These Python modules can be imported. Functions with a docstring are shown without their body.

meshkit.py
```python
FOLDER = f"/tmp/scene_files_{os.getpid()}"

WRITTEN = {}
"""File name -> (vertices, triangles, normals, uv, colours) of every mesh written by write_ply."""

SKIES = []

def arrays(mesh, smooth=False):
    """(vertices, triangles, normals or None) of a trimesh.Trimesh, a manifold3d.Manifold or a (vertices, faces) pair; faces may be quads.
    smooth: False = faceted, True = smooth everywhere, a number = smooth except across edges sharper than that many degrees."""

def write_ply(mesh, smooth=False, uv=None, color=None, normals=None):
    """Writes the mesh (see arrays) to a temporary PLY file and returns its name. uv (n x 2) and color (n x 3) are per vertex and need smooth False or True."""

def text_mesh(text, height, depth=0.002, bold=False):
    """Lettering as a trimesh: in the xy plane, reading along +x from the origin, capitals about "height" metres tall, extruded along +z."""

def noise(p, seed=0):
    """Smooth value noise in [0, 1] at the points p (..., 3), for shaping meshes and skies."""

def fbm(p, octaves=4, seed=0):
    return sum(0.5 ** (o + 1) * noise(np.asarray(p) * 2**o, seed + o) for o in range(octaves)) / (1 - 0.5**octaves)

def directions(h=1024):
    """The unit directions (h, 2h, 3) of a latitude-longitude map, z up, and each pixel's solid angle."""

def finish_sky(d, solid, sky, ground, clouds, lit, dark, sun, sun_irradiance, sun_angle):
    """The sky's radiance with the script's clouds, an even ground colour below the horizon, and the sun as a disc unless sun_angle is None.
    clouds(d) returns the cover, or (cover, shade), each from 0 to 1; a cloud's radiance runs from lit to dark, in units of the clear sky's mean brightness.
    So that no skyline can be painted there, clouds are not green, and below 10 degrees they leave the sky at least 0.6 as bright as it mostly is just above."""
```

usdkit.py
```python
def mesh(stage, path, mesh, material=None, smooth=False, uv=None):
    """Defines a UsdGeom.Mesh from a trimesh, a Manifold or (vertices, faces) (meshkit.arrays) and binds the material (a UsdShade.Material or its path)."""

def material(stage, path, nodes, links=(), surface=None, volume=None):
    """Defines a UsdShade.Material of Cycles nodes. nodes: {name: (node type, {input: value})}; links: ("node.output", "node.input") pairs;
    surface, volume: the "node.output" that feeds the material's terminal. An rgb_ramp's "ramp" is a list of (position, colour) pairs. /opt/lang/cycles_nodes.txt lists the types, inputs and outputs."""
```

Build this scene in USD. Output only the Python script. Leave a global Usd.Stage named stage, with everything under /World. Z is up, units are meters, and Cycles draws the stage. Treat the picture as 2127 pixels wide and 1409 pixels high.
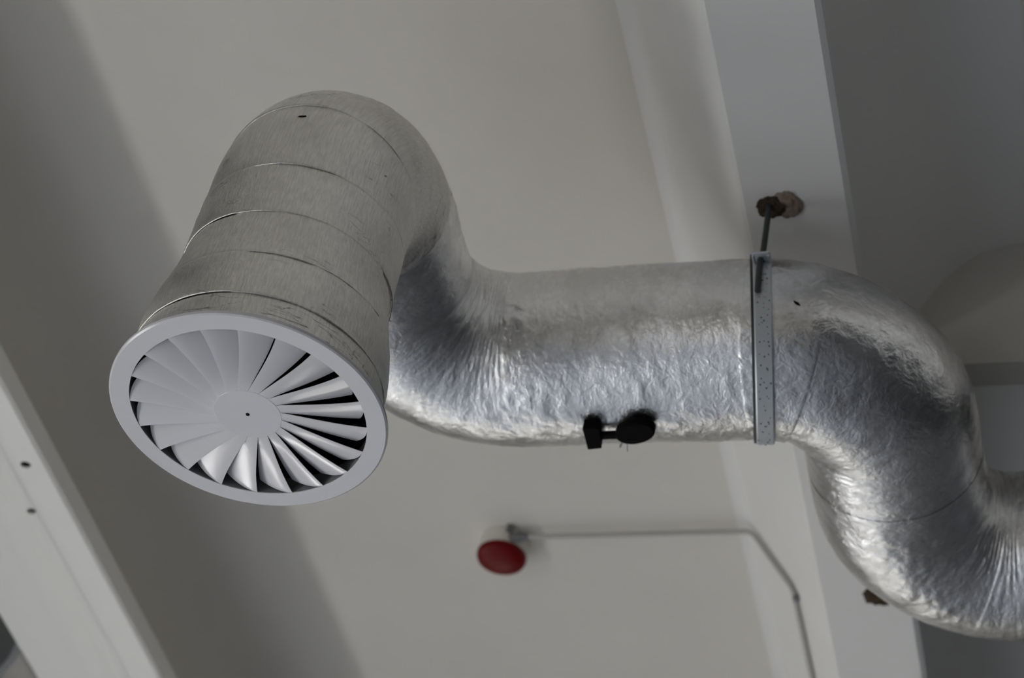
import math, random
import numpy as np
import trimesh
import manifold3d as m3
from pxr import Usd, UsdGeom, UsdLux, UsdShade, Gf, Sdf
import usdkit, meshkit

stage = Usd.Stage.CreateInMemory()
UsdGeom.SetStageUpAxis(stage, UsdGeom.Tokens.z)
UsdGeom.SetStageMetersPerUnit(stage, 1.0)
UsdGeom.Xform.Define(stage, '/World')
UsdGeom.Scope.Define(stage, '/World/Looks')
PI = math.pi
EYE = 1.6                                     # the photographer's eye above the floor

# ------------------------------------------------------------------ camera
cam = UsdGeom.Camera.Define(stage, '/World/camera')
R = np.array([[0.9645542, 0.21719622, 0.14986992],       # right
              [0.04653443, -0.69903541, 0.71357133],     # up
              [0.25974938, -0.68130411, -0.68436465]])   # back
cm = Gf.Matrix4d(1.0)
for i in range(3):
    cm.SetRow(i, Gf.Vec4d(*R[i], 0))
cm.SetRow(3, Gf.Vec4d(0, 0, EYE, 1))
cam.AddTransformOp().Set(cm)
cam.CreateHorizontalApertureAttr(36.0)
cam.CreateVerticalApertureAttr(36.0 * 1409 / 2127)
cam.CreateFocalLengthAttr(80.446)
cam.CreateClippingRangeAttr(Gf.Vec2f(0.05, 200))
cam.CreateFStopAttr(3.8)
cam.CreateFocusDistanceAttr(3.28)
cam.CreateExposureAttr(0.04)

# ------------------------------------------------------------------ light: daylight through the windows
ZB, ZC = 2.875 + EYE, 3.184 + EYE             # underside of the concrete beams, of the ceiling slab
WX0, WX1, WY0, WY1 = -4.1, 3.2, -5.0, 9.0     # inner faces of the walls
WIN_LEFT = [(-3.2, 2.2), (-0.6, 2.2), (2.0, 2.2), (4.6, 2.2), (7.0, 1.4)]   # (centre along the wall, width)
WIN_BACK = [(-3.0, 1.4)]
WZ0, WZ1 = 0.10, 2.25


def window_light(name, loc, normal, w, h, power, color):
    l = UsdLux.RectLight.Define(stage, '/World/' + name)
    z = -np.array(normal, float); z /= np.linalg.norm(z)          # a RectLight shines along its -z
    x = np.cross([0, 0, 1.0], z); x /= np.linalg.norm(x)
    y = np.cross(z, x)
    m = Gf.Matrix4d(1.0)
    for i, a in enumerate((x, y, z)):
        m.SetRow(i, Gf.Vec4d(*map(float, a), 0))
    m.SetRow(3, Gf.Vec4d(*map(float, loc), 1))
    l.AddTransformOp().Set(m)
    l.CreateWidthAttr(w); l.CreateHeightAttr(h)
    l.CreateIntensityAttr(power); l.CreateColorAttr(Gf.Vec3f(*color))
    return l


for k, (y, w) in enumerate(WIN_LEFT):
    window_light('daylight_%d' % k, (WX0 - 0.16, y, (WZ0 + WZ1) / 2), (1, 0, -0.40), w - 0.1, WZ1 - WZ0 - 0.1, 7.6, (1.0, 0.985, 0.965))
for k, (x, w) in enumerate(WIN_BACK):
    window_light('daylight_back_%d' % k, (x, WY1 + 0.16, (WZ0 + WZ1) / 2), (0, -1, -0.2), w - 0.1, WZ1 - WZ0 - 0.1, 3.0, (1.0, 0.95, 0.87))


# ------------------------------------------------------------------ materials
def mat(name, nodes, links=(), surface='p.BSDF'):
    return usdkit.material(stage, '/World/Looks/' + name, nodes, links, surface=surface)


def plain(name, col, rough=0.6, metal=0.0, spec=0.5, bump=None, bstr=0.2, bdist=0.002, var=0.0):
    nodes = {'p': ('principled_bsdf', dict(base_color=col, roughness=rough, metallic=metal, specular_ior_level=spec))}
    links = []
    if bump or var:
        nodes['g'] = ('texture_coordinate', {})
        nodes['n'] = ('noise_texture', dict(scale=bump or 6.0, detail=5.0, roughness=0.6))
        links.append(('g.object', 'n.vector'))
    if bump:
        nodes['b'] = ('bump', dict(strength=bstr, distance=bdist))
        links += [('n.fac', 'b.height'), ('b.normal', 'p.normal')]
    if var:
        nodes['m'] = ('noise_texture', dict(scale=2.3, detail=4.0, roughness=0.6))
        c = np.array(col)
        nodes['r'] = ('rgb_ramp', dict(ramp=[(0.3, tuple(c * (1 - var))), (0.7, tuple(np.minimum(c * (1 + var), 1)))]))
        links += [('g.object', 'm.vector'), ('m.fac', 'r.fac'), ('r.color', 'p.base_color')]
    return mat(name, nodes, links)


def foil(name, col, r0, r1, f1=(170, 120), f2=(50, 34), fine=0.5, coarse=0.5, cracks=False):
    """Wrinkled aluminium foil; UV is metres along and around the duct."""
    c = np.array(col)
    nodes = {
        'uv': ('texture_coordinate', {}),
        'm1': ('mapping', dict(scale=(*f1, 1))),
        'n1': ('noise_texture', dict(scale=1.0, detail=4.0, roughness=0.65, distortion=0.3)),
        'm2': ('mapping', dict(scale=(*f2, 1))),
        'n2': ('noise_texture', dict(scale=1.0, detail=5.0, roughness=0.6, distortion=1.2)),
        'm3': ('mapping', dict(scale=(11, 7, 1))),
        'n3': ('noise_texture', dict(scale=1.0, detail=6.0, roughness=0.65)),
        'b1': ('bump', dict(strength=fine, distance=0.0012)),
        'b2': ('bump', dict(strength=coarse, distance=0.005)),
        'rr': ('map_range', dict(from_min=0.3, from_max=0.7, to_min=r0, to_max=r1, clamp=True)),
        'cr': ('rgb_ramp', dict(ramp=[(0.3, tuple(c * 0.80)), (0.7, tuple(c))])),
        'p': ('principled_bsdf', dict(metallic=1.0, base_color=col)),
    }
    links = [('uv.UV', 'm1.vector'), ('uv.UV', 'm2.vector'), ('uv.UV', 'm3.vector'), ('m1.vector', 'n1.vector'), ('m2.vector', 'n2.vector'), ('m3.vector', 'n3.vector'),
             ('n2.fac', 'b2.height'), ('n1.fac', 'b1.height'), ('b2.normal', 'b1.normal'), ('b1.normal', 'p.normal'),
             ('n3.fac', 'rr.value'), ('rr.result', 'p.roughness'), ('n3.fac', 'cr.fac')]
    if cracks:
        nodes['cr'] = ('rgb_ramp', dict(ramp=[(0.25, tuple(c * 0.72)), (0.75, tuple(c))]))
        nodes['st'] = ('rgb_ramp', dict(ramp=[(0.35, (.80, .80, .80)), (0.65, (1, 1, 1))]))
        nodes['cs'] = ('mix', dict(mix_type='multiply', fac=1.0))
        links += [('n1.fac', 'st.fac'), ('cr.color', 'cs.color1'), ('st.color', 'cs.color2')]
                                               # short dark splits in the dried tape
        nodes |= {'m4': ('mapping', dict(scale=(42, 12, 1))), 'n4': ('noise_texture', dict(scale=1.0, detail=3.0, roughness=0.6, distortion=0.6)),
                  'k4': ('rgb_ramp', dict(ramp=[(0.484, (0, 0, 0)), (0.497, (1, 1, 1)), (0.503, (1, 1, 1)), (0.516, (0, 0, 0))])),
                  'm5': ('mapping', dict(scale=(10, 6, 1), location=(3.3, 1.7, 0))), 'n5': ('noise_texture', dict(scale=1.0, detail=2.0)),
                  'k5': ('rgb_ramp', dict(ramp=[(0.54, (0, 0, 0)), (0.62, (1, 1, 1))])),
                  'kk': ('mix', dict(mix_type='multiply', fac=1.0)), 'mx': ('mix', dict(mix_type='mix', color2=tuple(c * 0.30)))}
        links += [('uv.UV', 'm4.vector'), ('m4.vector', 'n4.vector'), ('n4.fac', 'k4.fac'), ('uv.UV', 'm5.vector'), ('m5.vector', 'n5.vector'), ('n5.fac', 'k5.fac'),
                  ('k4.color', 'kk.color1'), ('k5.color', 'kk.color2'), ('kk.color', 'mx.fac'), ('cs.color', 'mx.color1'), ('mx.color', 'p.base_color')]
    else:
        links += [('cr.color', 'p.base_color')]
    return mat(name, nodes, links)


M = dict(
    ceiling=plain('ceiling_paint', (0.67, 0.64, 0.585), 0.75, bump=9.0, bstr=0.15, bdist=0.004, var=0.03),
    beam=plain('beam_paint', (0.72, 0.712, 0.69), 0.55, bump=14.0, bstr=0.25, bdist=0.004, var=0.03),
    steel=plain('white_steel_paint', (0.90, 0.885, 0.84), 0.42, bump=22.0, bstr=0.3, bdist=0.002, var=0.02),
    wall=plain('wall_plaster', (0.50, 0.47, 0.42), 0.8, bump=12.0, var=0.05),
    darkwall=plain('dark_wall_paint', (0.035, 0.037, 0.042), 0.7, bump=12.0),
    floor=plain('floor_concrete', (0.365, 0.395, 0.45), 0.5, bump=10.0, var=0.06),
    white=plain('white_enamel', (0.56, 0.555, 0.58), 0.17, bump=60.0, bstr=0.05, bdist=0.001),
    frame=plain('window_frame_white', (0.75, 0.75, 0.73), 0.4),
    black=plain('black_plastic', (0.003, 0.003, 0.0035), 0.75, spec=0.06),
    void=plain('matt_black_fill', (0.006, 0.006, 0.007), 0.9, spec=0.1),  # black for the tears; also paints shade inside the bolt hole and diffuser
    foil=foil('foil_wrap', (0.88, 0.885, 0.90), 0.18, 0.32, fine=0.75, coarse=0.40),
    tape=foil('foil_tape', (0.90, 0.885, 0.85), 0.34, 0.50, f1=(45, 300), f2=(30, 60), fine=0.9, coarse=0.32, cracks=True),
    concrete=plain('rib_shade_paint', (0.55, 0.535, 0.50), 0.8, bump=14.0, var=0.06),  # rib concrete, toned down to stand in for the duct's shadow
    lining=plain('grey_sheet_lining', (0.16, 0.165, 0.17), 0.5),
    rod=plain('dark_zinc_rod', (0.05, 0.055, 0.055), 0.5, 0.6),
    galv=plain('galvanised_band', (0.50, 0.53, 0.56), 0.5, 0.55, bump=90.0, bstr=0.15),
    rust=plain('rusty_mortar', (0.045, 0.033, 0.022), 0.95, bump=60.0, bstr=1.0, bdist=0.01, var=0.6, spec=0.1),
    rustpale=plain('rust_stained_mortar', (0.19, 0.15, 0.12), 0.95, bump=50.0, bstr=0.8, bdist=0.006, var=0.4, spec=0.1),
    red=plain('red_lens', (0.13, 0.001, 0.002), 0.4, spec=0.15),
    greyplastic=plain('grey_plastic', (0.15, 0.15, 0.15), 0.5),
    conduit=plain('painted_conduit', (0.42, 0.41, 0.385), 0.5),
)
pane = mat('window_glass', {'t': ('transparent_bsdf', dict(color=(0.95, 0.97, 0.98))), 'g': ('glossy_bsdf', dict(color=(1, 1, 1), roughness=0.02)),
                            'f': ('fresnel', dict(IOR=1.45)), 'mx': ('mix_closure', {})},
           [('f.fac', 'mx.fac'), ('t.BSDF', 'mx.closure1'), ('g.BSDF', 'mx.closure2')], 'mx.closure')

# ------------------------------------------------------------------ helpers
used = {}


def numbered(path):
    k = used.get(path, 0)
    used[path] = k + 1
    return path if k == 0 else '%s_%03d' % (path, k)


def thing(name, label=None, cat=None, loc=(0, 0, 0), group=None, kind=None):
    x = UsdGeom.Xform.Define(stage, numbered('/World/' + name))
    x.AddTranslateOp().Set(Gf.Vec3d(*map(float, loc)))
    tag(x, label, cat, group, kind)
    return x


def tag(o, label=None, cat=None, group=None, kind=None):
    p = o.GetPrim()
    for k, v in (('label', label), ('category', cat), ('group', group), ('kind', kind)):
        if v:
            p.SetCustomDataByKey(k, v)
    return o


def obj(name, mesh, m, parent=None, smooth=30, uv=None, label=None):
    """One Mesh prim. Under a thing the mesh is given in the world and moved to the thing's own space."""
    base = str(parent.GetPath()) if parent is not None else '/World'
    path = numbered(base + '/' + name)
    if parent is not None:
        root = parent
        while root.GetPath().pathElementCount > 2:
            root = UsdGeom.Xformable(root.GetPrim().GetParent())
        t = np.array(UsdGeom.Xformable(root).GetLocalTransformation().ExtractTranslation())
        v, f = (mesh.vertices, mesh.faces) if isinstance(mesh, trimesh.Trimesh) else meshkit.arrays(mesh)[:2]
        mesh = (np.asarray(v) - t, np.asarray(f))
    o = usdkit.mesh(stage, path, mesh, m, smooth=smooth, uv=uv)
    if label:
        tag(o, label)
    return o


def box(x0, x1, y0, y1, z0, z1):
    b = trimesh.creation.box([x1 - x0, y1 - y0, z1 - z0])
    b.apply_translation([(x0 + x1) / 2, (y0 + y1) / 2, (z0 + z1) / 2])
    return b


def cat_(*ms):
    return trimesh.util.concatenate(list(ms))


def soft_box(c, size, r=0.002, yaw=0.0):
    s = [m3.Manifold.sphere(r, 12).translate([sx * (size[0] / 2 - r), sy * (size[1] / 2 - r), sz * (size[2] / 2 - r)])
         for sx in (-1, 1) for sy in (-1, 1) for sz in (-1, 1)]
    h = m3.Manifold.batch_hull(s).rotate([0, 0, yaw]).translate(list(map(float, c)))
    return to_tm(h)


def to_tm(man):
    m = man.to_mesh()
    return trimesh.Trimesh(np.array(m.vert_properties[:, :3]), np.array(m.tri_verts), process=False)


def prism_y(profile, y0, y1, n=1):
    """Closed (x, z) outline extruded along y."""
    cs = m3.CrossSection([[(float(a), float(b)) for a, b in profile]])
    if cs.area() < 1e-9:
        cs = m3.CrossSection([[(float(a), float(b)) for a, b in profile[::-1]]])
    t = to_tm(cs.extrude(y1 - y0))
    v = t.vertices.copy()
    t.vertices = np.stack([v[:, 0], y0 + v[:, 2], v[:, 1]], 1)
    t.faces = t.faces[:, ::-1]
    return t


def lathe(profile, seg=48, loc=(0, 0, 0), axis='z'):
    t = trimesh.creation.revolve(np.array(profile, float), sections=seg)
    if axis == 'y':
        t.apply_transform(trimesh.transformations.rotation_matrix(-PI / 2, [1, 0, 0]))
    if axis == 'x':
        t.apply_transform(trimesh.transformations.rotation_matrix(PI / 2, [0, 1, 0]))
    if t.volume < 0:
        t.invert()
    t.apply_translation(loc)
    return t


def tube(pts, r, seg=14):
    pts = np.asarray(pts, float)
    T = np.gradient(pts, axis=0); T /= np.linalg.norm(T, axis=1, keepdims=True)
    N, B = frames(T)
    a = np.linspace(0, 2 * PI, seg, endpoint=False)
    rr = np.broadcast_to(r, (len(pts),))[:, None, None]
    v = pts[:, None] + rr * (np.cos(a)[None, :, None] * N[:, None] + np.sin(a)[None, :, None] * B[:, None])
    n = len(pts)
    f = []
    for i in range(n - 1):
        for j in range(seg):
            p, q = i * seg + j, i * seg + (j + 1) % seg
            f += [[p, q, q + seg], [p, q + seg, p + seg]]
    v = v.reshape(-1, 3)
    c0, c1 = len(v), len(v) + 1
    v = np.vstack([v, pts[:1], pts[-1:]])
    for j in range(seg):
        f += [[c0, (j + 1) % seg, j], [c1, (n - 1) * seg + j, (n - 1) * seg + (j + 1) % seg]]
    t = trimesh.Trimesh(v, f, process=False)
    if t.volume < 0:
        t.invert()
    return t


def frames(T):
    """Parallel-transport frames along unit tangents."""
    N = np.zeros_like(T)
    n = np.cross(T[0], [0.3, 0.9, 0.2]) if abs(T[0] @ np.array([0.3, 0.9, 0.2])) < 0.95 else np.cross(T[0], [1, 0, 0])
    n /= np.linalg.norm(n)
    for i in range(len(T)):
        n = n - T[i] * (n @ T[i]); n /= np.linalg.norm(n)
        N[i] = n
    return N, np.cross(T, N)


def blob(c, size, seed, amp=0.35, freq=2.2):
    t = trimesh.creation.icosphere(4)
    v = t.vertices
    v = v * (1 + amp * 2 * (meshkit.fbm(v * freq + 7.3 * seed, 4, seed) - 0.5))[:, None]
    t.vertices = v * np.array(size) + np.array(c)
    return t


# ------------------------------------------------------------------ the setting
def struct(name, mesh, m, label=None, parent=None, smooth=30):
    o = obj(name, mesh, m, parent, smooth)
    if parent is None:
        tag(o, label, kind='structure')
    return o


struct('floor', box(WX0 - .3, WX1 + .3, WY0 - .3, WY1 + .3, -.2, 0), M['floor'])
struct('ceiling', box(WX0 - .3, WX1 + .3, WY0 - .3, WY1 + .3, ZC, ZC + .25), M['ceiling'])


def wall_with_windows(along, spans, z0, z1, lo, hi, t0, t1):
    """Wall pieces around openings; along = 'y' (wall at constant x) or 'x'."""
    parts, cur = [], lo
    mk = (lambda a, b, c, d: box(t0, t1, a, b, c, d)) if along == 'y' else (lambda a, b, c, d: box(a, b, t0, t1, c, d))
    for c, w in sorted(spans):
        parts.append(mk(cur, c - w / 2, 0, ZC))
        parts += [mk(c - w / 2, c + w / 2, 0, z0), mk(c - w / 2, c + w / 2, z1, ZC)]
        cur = c + w / 2
    parts.append(mk(cur, hi, 0, ZC))
    return cat_(*parts)


struct('wall_left', wall_with_windows('y', WIN_LEFT, WZ0, WZ1, WY0, WY1, WX0 - .3, WX0), M['wall'])
struct('wall_back', wall_with_windows('x', WIN_BACK, WZ0, WZ1, WX0, WX1, WY1, WY1 + .3), M['wall'])
struct('wall_right', box(WX1, WX1 + .3, WY0, WY1, 0, ZC), M['darkwall'])
struct('wall_added_blocker', box(.12, .22, 3.06, WY1, 0, ZC), M['darkwall'])  # added unseen wall, keeps floor bounce off the right-hand bay
struct('wall_front', box(WX0, WX1, WY0 - .3, WY0, 0, ZC), M['wall'])

wn = 0
for along, spans in (('y', WIN_LEFT), ('x', WIN_BACK)):
    for c, w in spans:
        wn += 1
        t = thing('window_%d' % wn, kind='structure', loc=(WX0 - .1, c, WZ0) if along == 'y' else (c, WY1 + .1, WZ0))
        def b(a0, a1, z0, z1, d):
            return box(WX0 - .1 - d, WX0 - .1 + d, c + a0, c + a1, z0, z1) if along == 'y' else box(c + a0, c + a1, WY1 + .1 - d, WY1 + .1 + d, z0, z1)
        h = w / 2
        obj('window_frame', cat_(b(-h, -h + .06, WZ0, WZ1, .03), b(h - .06, h, WZ0, WZ1, .03), b(-h + .06, h - .06, WZ0, WZ0 + .06, .03),
                                 b(-h + .06, h - .06, WZ1 - .06, WZ1, .03), b(-.025, .025, WZ0 + .06, WZ1 - .06, .025)), M['frame'], t)
        for s in (-1, 1):
            a = sorted((s * .025, s * (h - .06)))
            obj('pane', b(a[0], a[1], WZ0 + .06, WZ1 - .06, .004), pane, t)


def beam_profile(xl, xr, left_run=0.185, right_run=0.165):
    """Concrete downstand beam: flat underside, sloping sides, a rounded fillet into the slab."""
    h = ZC - ZB
    def side(x, run, s, rnd):
        pts = [(x + s * 0.004, ZB + 0.006)]
        p = np.array([x, ZB]); q = np.array([x + s * run, ZC]); e = np.array([x + s * (run + rnd), ZC])
        a = q + (p - q) * (rnd / np.linalg.norm(p - q))
        for k in np.linspace(0, 1, 9):
            pts.append(tuple((1 - k) ** 2 * a + 2 * k * (1 - k) * q + k * k * e))
        return pts
    l, r = side(xl, left_run, -1, 0.03), side(xr, right_run, 1, 0.125)
    return [(xl + .006, ZB)] + [(xr - .006, ZB)] + r + [(r[-1][0], ZC + .01), (l[-1][0], ZC + .01)] + l[::-1]


BEAMS = [(-5.70, -5.51), (-4.03, -3.845), (-2.40, -2.20), (-.622, -.440), (1.08, 1.264), (2.783, 2.967)]
for k, (a, c) in enumerate(BEAMS):
    if a < WX0 + .3:
        continue
    lab = {3: 'painted concrete ceiling beam that the duct hanger is fixed to', 2: 'concrete ceiling beam above the white steel beam'}.get(k)
    struct('ceiling_beam', prism_y(beam_profile(a, c, right_run=.08 if k == 2 else .165), WY0, WY1), M['ceiling' if k == 2 else 'beam'], lab)
# a shallow rib crossing the dark bay, right of the beam
struct('ceiling_rib', box(-0.436, .95, 2.979, 3.039, ZB, ZC + .01), M['concrete'], 'concrete rib crossing the shaded bay at the right edge')  # its darker colour carries the shade thrown by the duct

# white steel channel under one of the concrete beams, lower left
XA, XB, ZS = -2.406, -2.103, 2.817 + EYE
prof = [(XA, ZS + .007), (XA + .007, ZS), (XA + 0.112, ZS), (XA + 0.129, ZS + .008), (XA + 0.172, ZS + .0075), (XA + 0.191, ZS + .001), (XA + 0.209, ZS - .004), (XA + 0.226, ZS - .0025), (XA + 0.236, ZS + .0015),
        (XB - .007, ZS + .0015), (XB, ZS + .007), (XB, ZB - .004), (XB - .004, ZB), (XA + .004, ZB), (XA, ZB - .004)]
sm = prism_y(prof, WY0 + .02, WY1 - .02)
man = m3.Manifold(m3.Mesh(np.array(sm.vertices, np.float32), np.array(sm.faces, np.uint32)))
HOLES = [(-2.148, 3.096, .0100), (-2.188, 3.233, .0088)]
for hx, hy, hr in HOLES:
    man = man - m3.Manifold.cylinder(.045, hr, hr, 20).scale([1.15, 1, 1]).translate([hx, hy, ZS - .01])
steel = thing('steel_beam', 'white painted steel beam with two bolt holes, lower left', 'beam', (-2.255, 3.1, ZS))
obj('beam_body', to_tm(man), M['steel'], steel)
obj('bolt_hole_fill', lathe([(0, 0), (.0095, 0), (.0105, -.004), (.0, -.004)], 20, (HOLES[0][0], HOLES[0][1], ZS + .010)), M['void'], steel, label='black disc painting the shade inside the empty bolt hole')  # black disc added in the hole, its shade put into the colour
obj('bolt_hole_fill', lathe([(0, 0.006), (.0082, 0.002), (.0090, -.006), (.0, -.006)], 20, (HOLES[1][0], HOLES[1][1], ZS + .009)), M['rust'], steel, label='rusty plugged bolt hole')

# ------------------------------------------------------------------ the duct
RD, AX, AY0, AY1, AY2, AZ = 0.150, -1.200, 2.187, 2.706, 3.268, 2.667 + EYE
AX2 = -0.400
FZ = 2.072 + EYE                                # plane of the diffuser face
BR = 0.20                                       # bend radius


def path_points():
    """Centre line: up from the diffuser, away, right, away, right to beyond the frame."""
    P = [np.array([AX, AY0, FZ + .012])]
    def line(q, ds=.006):
        p = P[-1]; n = max(2, int(np.linalg.norm(q - p) / ds))
        for k in range(1, n + 1):
            P.append(p + (q - p) * k / n)
    def bend(d0, d1, r, n=52):
        c = P[-1] + r * d1
        for k in range(1, n + 1):
            a = k / n * PI / 2
            P.append(c - r * d1 * math.cos(a) + r * d0 * math.sin(a))
    X, Y, Z = np.eye(3)
    line(np.array([AX, AY0, AZ - BR])); marks = [len(P) - 1]
    bend(Z, Y, BR); marks.append(len(P) - 1)
    line(np.array([AX, AY1 - BR, AZ])); marks.append(len(P) - 1)
    bend(Y, X, BR); marks.append(len(P) - 1)
    line(np.array([AX2 - BR, AY1, AZ])); marks.append(len(P) - 1)
    bend(X, Y, BR); marks.append(len(P) - 1)
    line(np.array([AX2, AY2 - BR, AZ])); marks.append(len(P) - 1)
    bend(Y, X, BR); marks.append(len(P) - 1)
    line(np.array([0.05, AY2, AZ])); marks.append(len(P) - 1)
    line(np.array([.118, AY2, AZ]), .05); marks.append(len(P) - 1)
    return np.array(P), marks


PATH, MK = path_points()
S = np.concatenate([[0], np.cumsum(np.linalg.norm(np.diff(PATH, axis=0), axis=1))])
TAN = np.gradient(PATH, axis=0); TAN /= np.linalg.norm(TAN, axis=1, keepdims=True)
NN, BB = frames(TAN)
SEG = 168
ANG = np.linspace(0, 2 * PI, SEG + 1)
SM = [S[k] for k in MK]


def skin(s0, s1, dr=0.0, ripple=1.0, folds=1.0, seed=0, edge=0.0, flare=None, step=None, ds=0.005, wavy=0.0):
    """A length of foil skin between s0 and s1 (metres along the centre line)."""
    n = max(3, int((s1 - s0) / ds) + 1)
    s = np.linspace(s0, s1, n)
    if edge:                                   # a rolled-in lip at both ends
        s = np.concatenate([[s0], s, [s1]])
    P, N, B, T = (np.stack([np.interp(s, S, A[:, k]) for k in range(3)], 1) for A in (PATH, NN, BB, TAN))
    a = ANG[None, :]
    ss = s[:, None] + 0 * a
    q = lambda fs, fa, o=0.0: np.stack([ss * fs + o, np.cos(a) * fa + 0 * ss + 3.1, np.sin(a) * fa + 0 * ss + 5.7], -1)
    lump = (meshkit.fbm(q(7, 1.0), 3, seed) - .5) * .010
    wrinkle = (meshkit.fbm(q(70, 4.5, 3), 3, seed + 5) - .5) * .0026
    ridge = (1 - np.abs(2 * meshkit.fbm(q(26, 3.2, 9), 4, seed + 11) - 1)) ** 8
    mask = np.clip((meshkit.noise(q(6, 1.6, 4), seed + 17) - .5) * 4, 0, 1)
    r = RD + dr + ripple * lump + folds * (wrinkle + ridge * mask * .0030)
    # accordion folds on the inside of a bend
    curv = np.gradient(T, axis=0) / np.maximum(np.gradient(s), 1e-6)[:, None]
    D = np.cos(a)[..., None] * N[:, None] + np.sin(a)[..., None] * B[:, None]
    inner = np.clip((D * curv[:, None]).sum(-1) * BR, 0, 1)
    inner = np.where(np.isfinite(inner), inner, 0)
    r = r + folds * inner * .0014 * np.sin(ss * 2 * PI / .017 + 9 * meshkit.noise(q(16, 2.5, 1), seed + 3)) * meshkit.noise(q(14, 2.0, 2), seed + 23)
    if flare is not None:
        r = r + flare(ss, a)
    if step is not None:
        r = r + step(ss, a)
    if edge:
        r[0] -= edge; r[-1] -= edge
    r[:, -1] = r[:, 0] if step is None else r[:, -1]
    v = P[:, None] + r[..., None] * D
    if wavy:                                   # the upper edge of a tape turn is not quite straight
        ww = (meshkit.fbm(np.stack([np.cos(a[0]) * 4, np.sin(a[0]) * 4, 0 * a[0] + seed], -1), 4, seed) - .42) * 2 * wavy
        for k, g in ((-1, 1), (-2, 1), (-3, .5)):
            v[k] += g * ww[:, None] * T[k]
    v = v.reshape(-1, 3)
    w = SEG + 1
    i, j = np.meshgrid(np.arange(len(s) - 1), np.arange(SEG), indexing='ij')
    k = i * w + j
    f = np.stack([k, k + 1, k + w + 1, k + w], -1).reshape(-1, 4)
    f = np.vstack([f[:, [0, 1, 2]], f[:, [0, 2, 3]]])
    uv = np.stack([ss, np.broadcast_to(a * RD, ss.shape)], -1).reshape(-1, 2)
    t = trimesh.Trimesh(v, f, process=False)
    mid = len(s) // 2 * w
    if t.face_normals[mid * 2 // w * SEG // SEG] @ (t.triangles_center[mid * 2 // w * SEG // SEG] - P[0]) < 0 and False:
        pass
    # outward normals
    c = P[np.minimum(i.ravel(), len(s) - 1)]
    out = ((t.triangles_center[:len(c)] - c) * t.face_normals[:len(c)]).sum(1).mean()
    if out < 0:
        t = trimesh.Trimesh(v, f[:, ::-1], process=False)
    return t, uv


duct = thing('ventilation_duct', 'foil-wrapped round ventilation duct that rises, bends and runs under the ceiling', 'duct', (AX, AY0, FZ))


def skin_part(name, m, label=None, **kw):
    t, uv = skin(**kw)
    return obj(name, t, m, duct, smooth=True, uv=uv, label=label)


def riser_flare(s, a):
    h = s + .012
    x = np.clip((.30 - h) / .22, 0, 1)
    return .030 * x * x * (3 - 2 * x) + .0045 * np.clip((h - .2) / .08, 0, 1)


HB = [0.0, .062, .150, .252, .355, .462, .530]         # tape edges above the face
for k in range(6):
    s0, s1 = HB[k] - .012, HB[k + 1] - .012 - .0012
    off = (.0010, .0022, .0012, .0024, .0014, .0024)[k]
    a0 = [1.1, 2.0, 3.3, 1.7, 2.6, 2.2][k]
    skin_part('foil_band', M['tape'], label='grey foil tape band round the vertical part' if k == 0 else None,
              s0=max(s0, 0), s1=s1, dr=off, ripple=.55, folds=.35, seed=31 + k, edge=.0022, flare=riser_flare, wavy=.0016,
              step=lambda s, a, a0=a0: .0014 * (np.mod(a - a0, 2 * PI) / (2 * PI)))
J1 = HB[6] - .012 - .001
E1 = SM[1] - .035
skin_part('elbow', M['tape'], s0=J1, s1=E1, dr=.0022, ripple=.7, folds=.8, seed=3, edge=.0022, flare=lambda s, a: .004 * np.clip((SM[1] - s) / .3, 0, 1))
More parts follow.
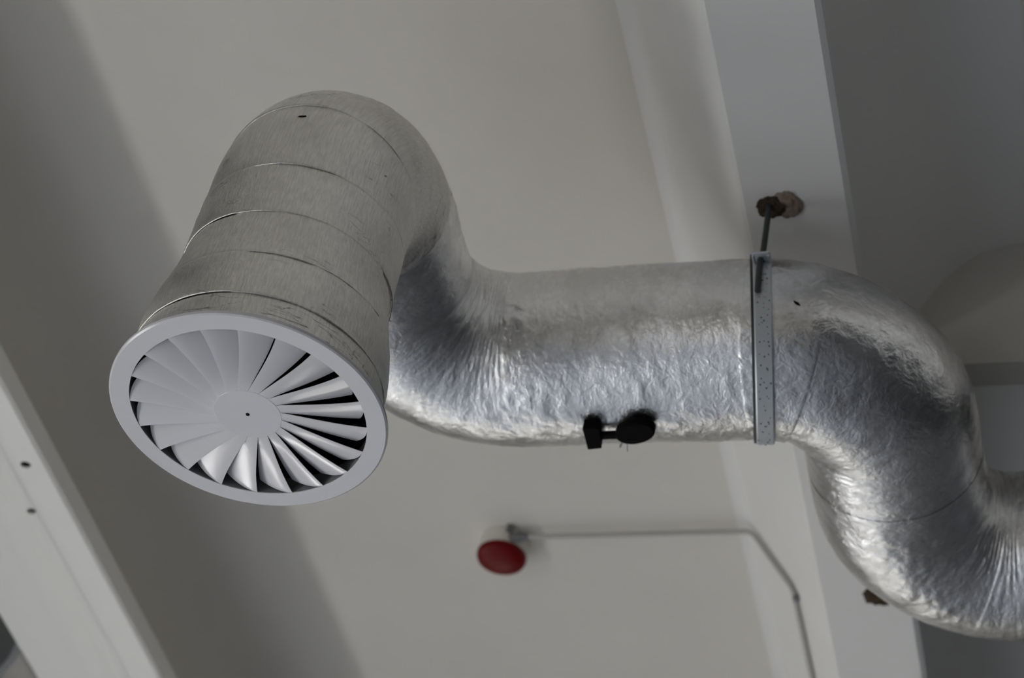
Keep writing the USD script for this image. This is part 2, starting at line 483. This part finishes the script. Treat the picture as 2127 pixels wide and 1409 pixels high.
E2 = SM[3] + .015
skin_part('elbow', M['foil'], s0=E1 - .008, s1=E2, dr=.0, ripple=.9, folds=1.0, seed=5)
JS = SM[4]                                       # where the hanger strap sits
skin_part('straight_run', M['foil'], s0=E2 - .002, s1=JS - .0, dr=.0006, ripple=.9, folds=1.0, seed=5)
skin_part('joint_band', M['foil'], s0=JS - .006, s1=JS + .080, dr=.002, ripple=.7, folds=.9, seed=6, edge=.0015)
skin_part('elbow', M['foil'], s0=JS - .002, s1=SM[5] + .08, dr=.0, ripple=.9, folds=1.0, seed=5)
skin_part('elbow', M['foil'], s0=SM[5] + .078, s1=SM[7] + .02, dr=.0006, ripple=.9, folds=1.0, seed=5)
skin_part('joint_band', M['foil'], s0=SM[7] - .075, s1=SM[7] - .012, dr=.0016, ripple=.9, folds=1.0, seed=5, edge=.0010)
skin_part('straight_run', M['foil'], s0=SM[7] + .018, s1=SM[8], dr=.0, ripple=.9, folds=1.0, seed=5)
skin_part('straight_run', M['foil'], s0=SM[8] - .004, s1=SM[9], dr=.0, ripple=1.0, folds=.0, seed=10, ds=.05)

# small dark tears in the foil
def tear(c, n, size, turn, seed):
    n = np.array(n) / np.linalg.norm(n)
    u = np.cross([0, 0, 1.0], n); u /= np.linalg.norm(u)
    w = np.cross(n, u)
    u, w = u * math.cos(turn) + w * math.sin(turn), w * math.cos(turn) - u * math.sin(turn)
    t = blob((0, 0, 0), (size, size * .38, .0012), seed, .6, 2.6)
    t.vertices = np.array(c) + t.vertices[:, :1] * u + t.vertices[:, 1:2] * w + t.vertices[:, 2:] * n
    return t
for c, n, size, turn, seed in (((-1.1811, 2.0397, 4.1439), (.105, -.973, .206), .0062, .1, 41), ((-.5122, 2.57, 4.232), (.264, -.943, -.204), .0060, -.5, 42)):
    obj('tear', tear(c, n, size, turn, seed), M['void'], duct, label='small dark tear in the foil')

# black damper handle under the horizontal run
HZ = AZ - RD - .013
def rounded_plate(cs, z0, z1, bevel=.003):
    a = cs.offset(-bevel, m3.JoinType.Round)
    h = m3.Manifold.batch_hull([a.extrude(.0005).translate([0, 0, z0]), cs.extrude(max(z1 - z0 - 2 * bevel, .0005)).translate([0, 0, z0 + bevel]), a.extrude(.0005).translate([0, 0, z1 - .0005])])
    return to_tm(h)
th = np.linspace(0, 2 * PI, 48, endpoint=False)
oval = m3.CrossSection([[(-.790 + .0345 * math.cos(t), 2.7185 + .0255 * math.sin(t) - .006 * math.cos(t)) for t in th]])
grip = rounded_plate(oval, HZ - .010, HZ + .007)
bar = soft_box((-.835, 2.728, HZ), (.06, .014, .010), .003)
hb = cat_(grip, bar)
handle = obj('damper_handle', hb, M['black'], duct, label='black oval damper handle under the duct')
obj('pivot_block', to_tm(m3.Manifold.batch_hull([m3.Manifold.cylinder(.02, .002, .002, 12).translate([x, y, HZ - .010]) for x, y in ((-.873, 2.700), (-.850, 2.703), (-.854, 2.747), (-.874, 2.749))])), M['black'], handle)
obj('spindle', lathe([(0, 0), (.007, 0), (.007, .03), (0, .03)], 20, (-.862, 2.722, HZ)), M['rod'], handle)
obj('cable_tie', cat_(tube([(-.819, 2.733, HZ), (-.819, 2.745, HZ - .004), (-.821, 2.749, HZ - .010)], .0018, 8), tube([(-.811, 2.733, HZ), (-.810, 2.748, HZ - .004), (-.810, 2.757, HZ - .012)], .0013, 8)), M['galv'], handle)

# ------------------------------------------------------------------ the diffuser
D = np.array([AX, 2.187, FZ])
diff = thing('swirl_diffuser', 'round white swirl diffuser with twenty blades at the low end of the duct', 'air diffuser', D)
RO, RS, RH = .200, .1705, .0485


def at(r, a, z):
    return np.stack([D[0] + r * np.cos(a), D[1] + r * np.sin(a), D[2] + z + 0 * r * a], -1)


obj('flange', lathe([(RS, 0), (RO - .0025, 0), (RO, .0015), (RO + .0002, .006), (RO - .0015, .008), (RO - .004, .0075), (RO - .004, .003), (RS + .001, .0016), (RS, .0016), (RS, 0)], 160, D), M['white'], diff, smooth=25)
obj('hub', lathe([(0, 0), (RH, 0), (RH + .0008, .0006), (RH, .0014), (0, .0014)], 72, D), M['white'], diff)
obj('centre_screw', lathe([(0, -.0012), (.0022, -.0012), (.0030, 0), (.0030, .001), (0, .001)], 20, D), M['void'], diff, label='dark centre screw hole')
OFF = .0150


def edge_angle(r, tip):
    """Angle at radius r of a blade edge that meets the rim at the angle tip: a near-straight line passing beside the centre."""
    return tip - np.arcsin(OFF / r) + math.asin(OFF / RS) + .02 * (r - RH) * (RS - r) / .0037


NB, STEP = 20, 2 * PI / 20
NR, NS = 17, 13
for k in range(NB):
    tip = math.radians(12.7) + k * STEP
    u = np.linspace(0, 1, NR)[:, None]; s = np.linspace(0, 1, NS)[None, :]
    r_out = RS - .0125 * s ** 2.2
    r = RH - .001 + (r_out - RH + .001) * u
    ang = edge_angle(np.clip(r, RH - .001, RS), tip) + s * STEP * (.985 - .02 * u)
    dep = .0155 * np.clip((r - RH) / (RS - RH), 0, 1) ** .9
    z = .0002 + dep * s ** 1.35
    top, bot = at(r, ang, z), at(r, ang, z + .0009)
    v = np.concatenate([top.reshape(-1, 3), bot.reshape(-1, 3)])
    i, j = np.meshgrid(np.arange(NR - 1), np.arange(NS - 1), indexing='ij')
    q = (i * NS + j).ravel()
    quad = np.stack([q, q + 1, q + NS + 1, q + NS], 1)
    n0 = NR * NS
    loop = [j for j in range(NS)] + [i * NS + NS - 1 for i in range(1, NR)] + [(NR - 1) * NS + j for j in range(NS - 2, -1, -1)] + [i * NS for i in range(NR - 2, 0, -1)]
    L = np.array(loop); L2 = np.roll(L, -1)
    quad = np.vstack([quad, quad[:, ::-1] + n0, np.stack([L2, L, L + n0, L2 + n0], 1)])
    t = trimesh.Trimesh(v, np.vstack([quad[:, [0, 1, 2]], quad[:, [0, 2, 3]]]), process=False)
    if t.volume < 0:
        t.invert()
    obj('blade', t, M['white'], diff, smooth=35)
obj('spigot', lathe([(RS + .0005, .0018), (RS + .003, .0018), (RS + .003, .030), (RS + .0005, .030), (RS + .0005, .0018)], 96, D), M['lining'], diff, label='grey inner collar behind the blades')
obj('plenum_dark_fill', lathe([(RS + .003, .030), (RS + .003, .11), (0, .11), (0, .1085), (RS, .1085), (RS, .030), (RS + .003, .030)], 96, D), M['void'], diff, label='black fill standing in for the shade inside the diffuser')  # near-black colour stands in for the unlit space behind the blades

# ------------------------------------------------------------------ hanger of the duct
HX, RY = -.585, 2.66
hang = thing('duct_hanger', 'threaded rod and galvanised strap hanging the duct from the beam', 'hanger', (HX, AY1, AZ + RD))
# strap: flat band round the duct with turned-up edges
SC = np.array([np.interp(JS + .012, S, PATH[:, k]) for k in range(3)])
SN = np.array([.988, .128, .092]); SN /= np.linalg.norm(SN)              # the strap hangs a little askew
SU = np.array([0, 0, 1.0]) - SN * SN[2]; SU /= np.linalg.norm(SU)
SV = np.cross(SU, SN)                                                    # SV points to the far side


def on_strap(x, r, a):
    return SC + np.multiply.outer(x, SN) + np.multiply.outer(r * np.cos(a), SV) + np.multiply.outer(r * np.sin(a), SU)


def ring(prof, seg=120):
    """Closed (x, r) outline turned round the strap's own axis."""
    a = np.linspace(0, 2 * PI, seg, endpoint=False); n = len(prof)
    v = np.concatenate([on_strap(np.full(seg, x), np.full(seg, r), a) for x, r in prof])
    f = []
    for i in range(n):
        for j in range(seg):
            p, q = i * seg + j, i * seg + (j + 1) % seg
            u, w = (i + 1) % n * seg + j, (i + 1) % n * seg + (j + 1) % seg
            f += [[p, q, w], [p, w, u]]
    t = trimesh.Trimesh(v, f, process=False)
    if t.volume < 0:
        t.invert()
    return t
b0 = RD + .0075
strap = obj('strap', ring([(-.0150, b0), (.0150, b0), (.0150, b0 + .0015), (.0125, b0 + .003), (-.0125, b0 + .003), (-.0150, b0 + .0015)]), M['galv'], hang, label='galvanised strap round the duct')
dots = []
rng = np.random.default_rng(4)
for k in range(62):
    a = PI * .5 + .35 + k * .076
    for sx in (-.007, .0, .007):
        if rng.random() < .35:
            continue
        d = trimesh.creation.icosphere(1, .0011 + .0008 * rng.random())
        d.apply_translation(on_strap(sx + .002 * rng.normal(), b0 + .0026, a + .02 * rng.normal())); dots.append(d)
tag(obj('dimple', cat_(*dots), M['lining'], strap), kind='stuff')
obj('rubber_edge', ring([(-.0195, b0 - .003), (-.0150, b0 - .003), (-.0150, b0 + .001), (-.0195, b0)]), M['rod'], hang, label='dark rubber lining edge of the strap')
# bracket, rod, nut and hook on the near shoulder of the strap
A0 = PI * .5 + 1.25                                                       # where the bracket sits on the ring
rd = b0 + .004
top = on_strap(0., rd, A0)
HX, RY = top[0], top[1]
zt = top[2]
TY = RY + .012                                                               # the rod leans a little towards its fixing
obj('bracket', cat_(soft_box((HX, RY, zt + .001), (.030, .040, .004), .0015), soft_box((HX - .013, RY, zt + .003), (.004, .030, .012), .0015), soft_box((HX + .013, RY, zt + .003), (.004, .030, .012), .0015)), M['galv'], hang)
zz = np.arange(zt - .002, ZB + .008, .0022)
obj('threaded_rod', tube(np.stack([HX + 0 * zz, RY + (TY - RY) * (zz - zt) / (ZB - zt), zz], 1), .0048 + .0006 * (np.arange(len(zz)) % 2), 12), M['rod'], hang, label='dark threaded rod')
obj('nut', to_tm(m3.Manifold.cylinder(.007, .0085, .0095, 6).translate([HX, RY, zt + .005])), M['rod'], hang)
ha = np.linspace(A0 - .02, A0 + .50, 18)
obj('hook', tube(np.array([on_strap(-.002 - .006 * k / 17, rd + .005, a) for k, a in enumerate(ha)]), .0052, 12), M['rod'], hang, label='dark bent hook over the strap')
anc = obj('anchor_plug', blob((HX + .002, TY + .008, ZB - .002), (.026, .022, .011), 5, .5), M['rust'], hang, label='rusty dark plug in the beam')
obj('mortar_stain', blob((HX + .030, TY + .008, ZB - .001), (.022, .028, .007), 9, .4), M['rustpale'], anc)

# second rusty fixing further along the same beam, behind the far bend
tag(obj('ceiling_anchor', blob((-.504, 3.632, ZB - .003), (.030, .024, .014), 15, .5), M['rust']), 'small rusty plug on the beam just behind the far duct bend', 'anchor')

# ------------------------------------------------------------------ red alarm with its conduit
LX, LY = -1.3700, 3.810
al = thing('alarm_beacon', 'round red alarm light on a grey base on the ceiling', 'alarm', (LX, LY, ZC))
obj('base', lathe([(0, -.046), (.046, -.046), (.052, -.042), (.055, -.02), (.055, 0), (0, 0)], 48, (LX, LY, ZC)), M['ceiling'], al)
obj('lens', lathe([(0, -.064), (.022, -.0635), (.042, -.060), (.053, -.053), (.056, -.046), (.056, -.040), (.0, -.040)], 56, (LX, LY, ZC)), M['red'], al, label='red domed lens')
obj('cable_gland', lathe([(0, -.020), (.009, -.020), (.011, -.016), (.011, .006), (.008, .012), (.008, .022), (0, .022)], 20, (LX + .046, LY - .044, ZC - .024), 'x'), M['greyplastic'], al)
obj('cable_gland', lathe([(0, 0), (.008, 0), (.008, .014), (0, .014)], 20, (LX + .026, LY - .055, ZC - .014)), M['greyplastic'], al)


def fillet_path(pts, r=.02, n=6):
    pts = [np.array(p, float) for p in pts]
    out = [pts[0]]
    for a, b, c in zip(pts, pts[1:], pts[2:]):
        u, w = (a - b) / np.linalg.norm(a - b), (c - b) / np.linalg.norm(c - b)
        p, q = b + u * r, b + w * r
        for k in np.linspace(0, 1, n):
            out.append((1 - k) ** 2 * p + 2 * k * (1 - k) * b + k * k * q)
    return out + [pts[-1]]


cz = ZC - .024
CY = LY - .044
SL = .185 / .309
hx = lambda z: -.622 - (z - ZB) * SL - .009                    # just off the beam's sloping side
cond = thing('conduit', 'thin painted conduit from the red alarm to the beam', 'conduit', (LX + .08, CY, cz))
cpts = np.array(fillet_path([(LX + .062, CY, cz), (hx(cz) - .002, CY, cz), (hx(ZB + .118), CY - .01, ZB + .118), (hx(ZB + .100), 7.5, ZB + .100)], .018))
for a, b in ((0, 4), (3, 10), (9, 14)):                        # three lengths, the bends shared at their joints
    obj('tube', tube(cpts[a:b], .0058, 12), M['conduit'], cond, smooth=40)
for p in ((hx(ZB + .118), CY + .015, ZB + .118),):
    obj('clip', soft_box((p[0] + .004, p[1], p[2]), (.014, .016, .022), .003), M['greyplastic'], cond)

# ------------------------------------------------------------------ second duct, lower left corner
x2, y2, z2, r2 = -2.646, 3.846, 2.943 + EYE, .134
d2 = thing('branch_duct', 'dark-mouthed round metal duct end beyond the white steel beam, bottom left', 'duct', (x2, y2, z2))
def ytube(profile, seg=80):
    t = trimesh.creation.revolve(np.array(profile + [profile[0]], float), sections=seg)
    v = t.vertices.copy()
    t.vertices = np.stack([x2 + v[:, 0], y2 + v[:, 2], z2 - v[:, 1]], 1)
    if t.volume < 0:
        t.invert()
    return t
obj('shell', ytube([(r2, .01), (r2 + .003, .01), (r2 + .003, .16), (r2 + .008, .165), (r2 + .008, .18), (r2 + .003, .185), (r2 + .003, 5.0), (r2, 5.0)]), M['foil'], d2)
obj('rim', ytube([(r2 - .001, 0), (r2 + .008, 0), (r2 + .011, .004), (r2 + .011, .012), (r2 + .008, .016), (r2 - .001, .016)]), M['galv'], d2)
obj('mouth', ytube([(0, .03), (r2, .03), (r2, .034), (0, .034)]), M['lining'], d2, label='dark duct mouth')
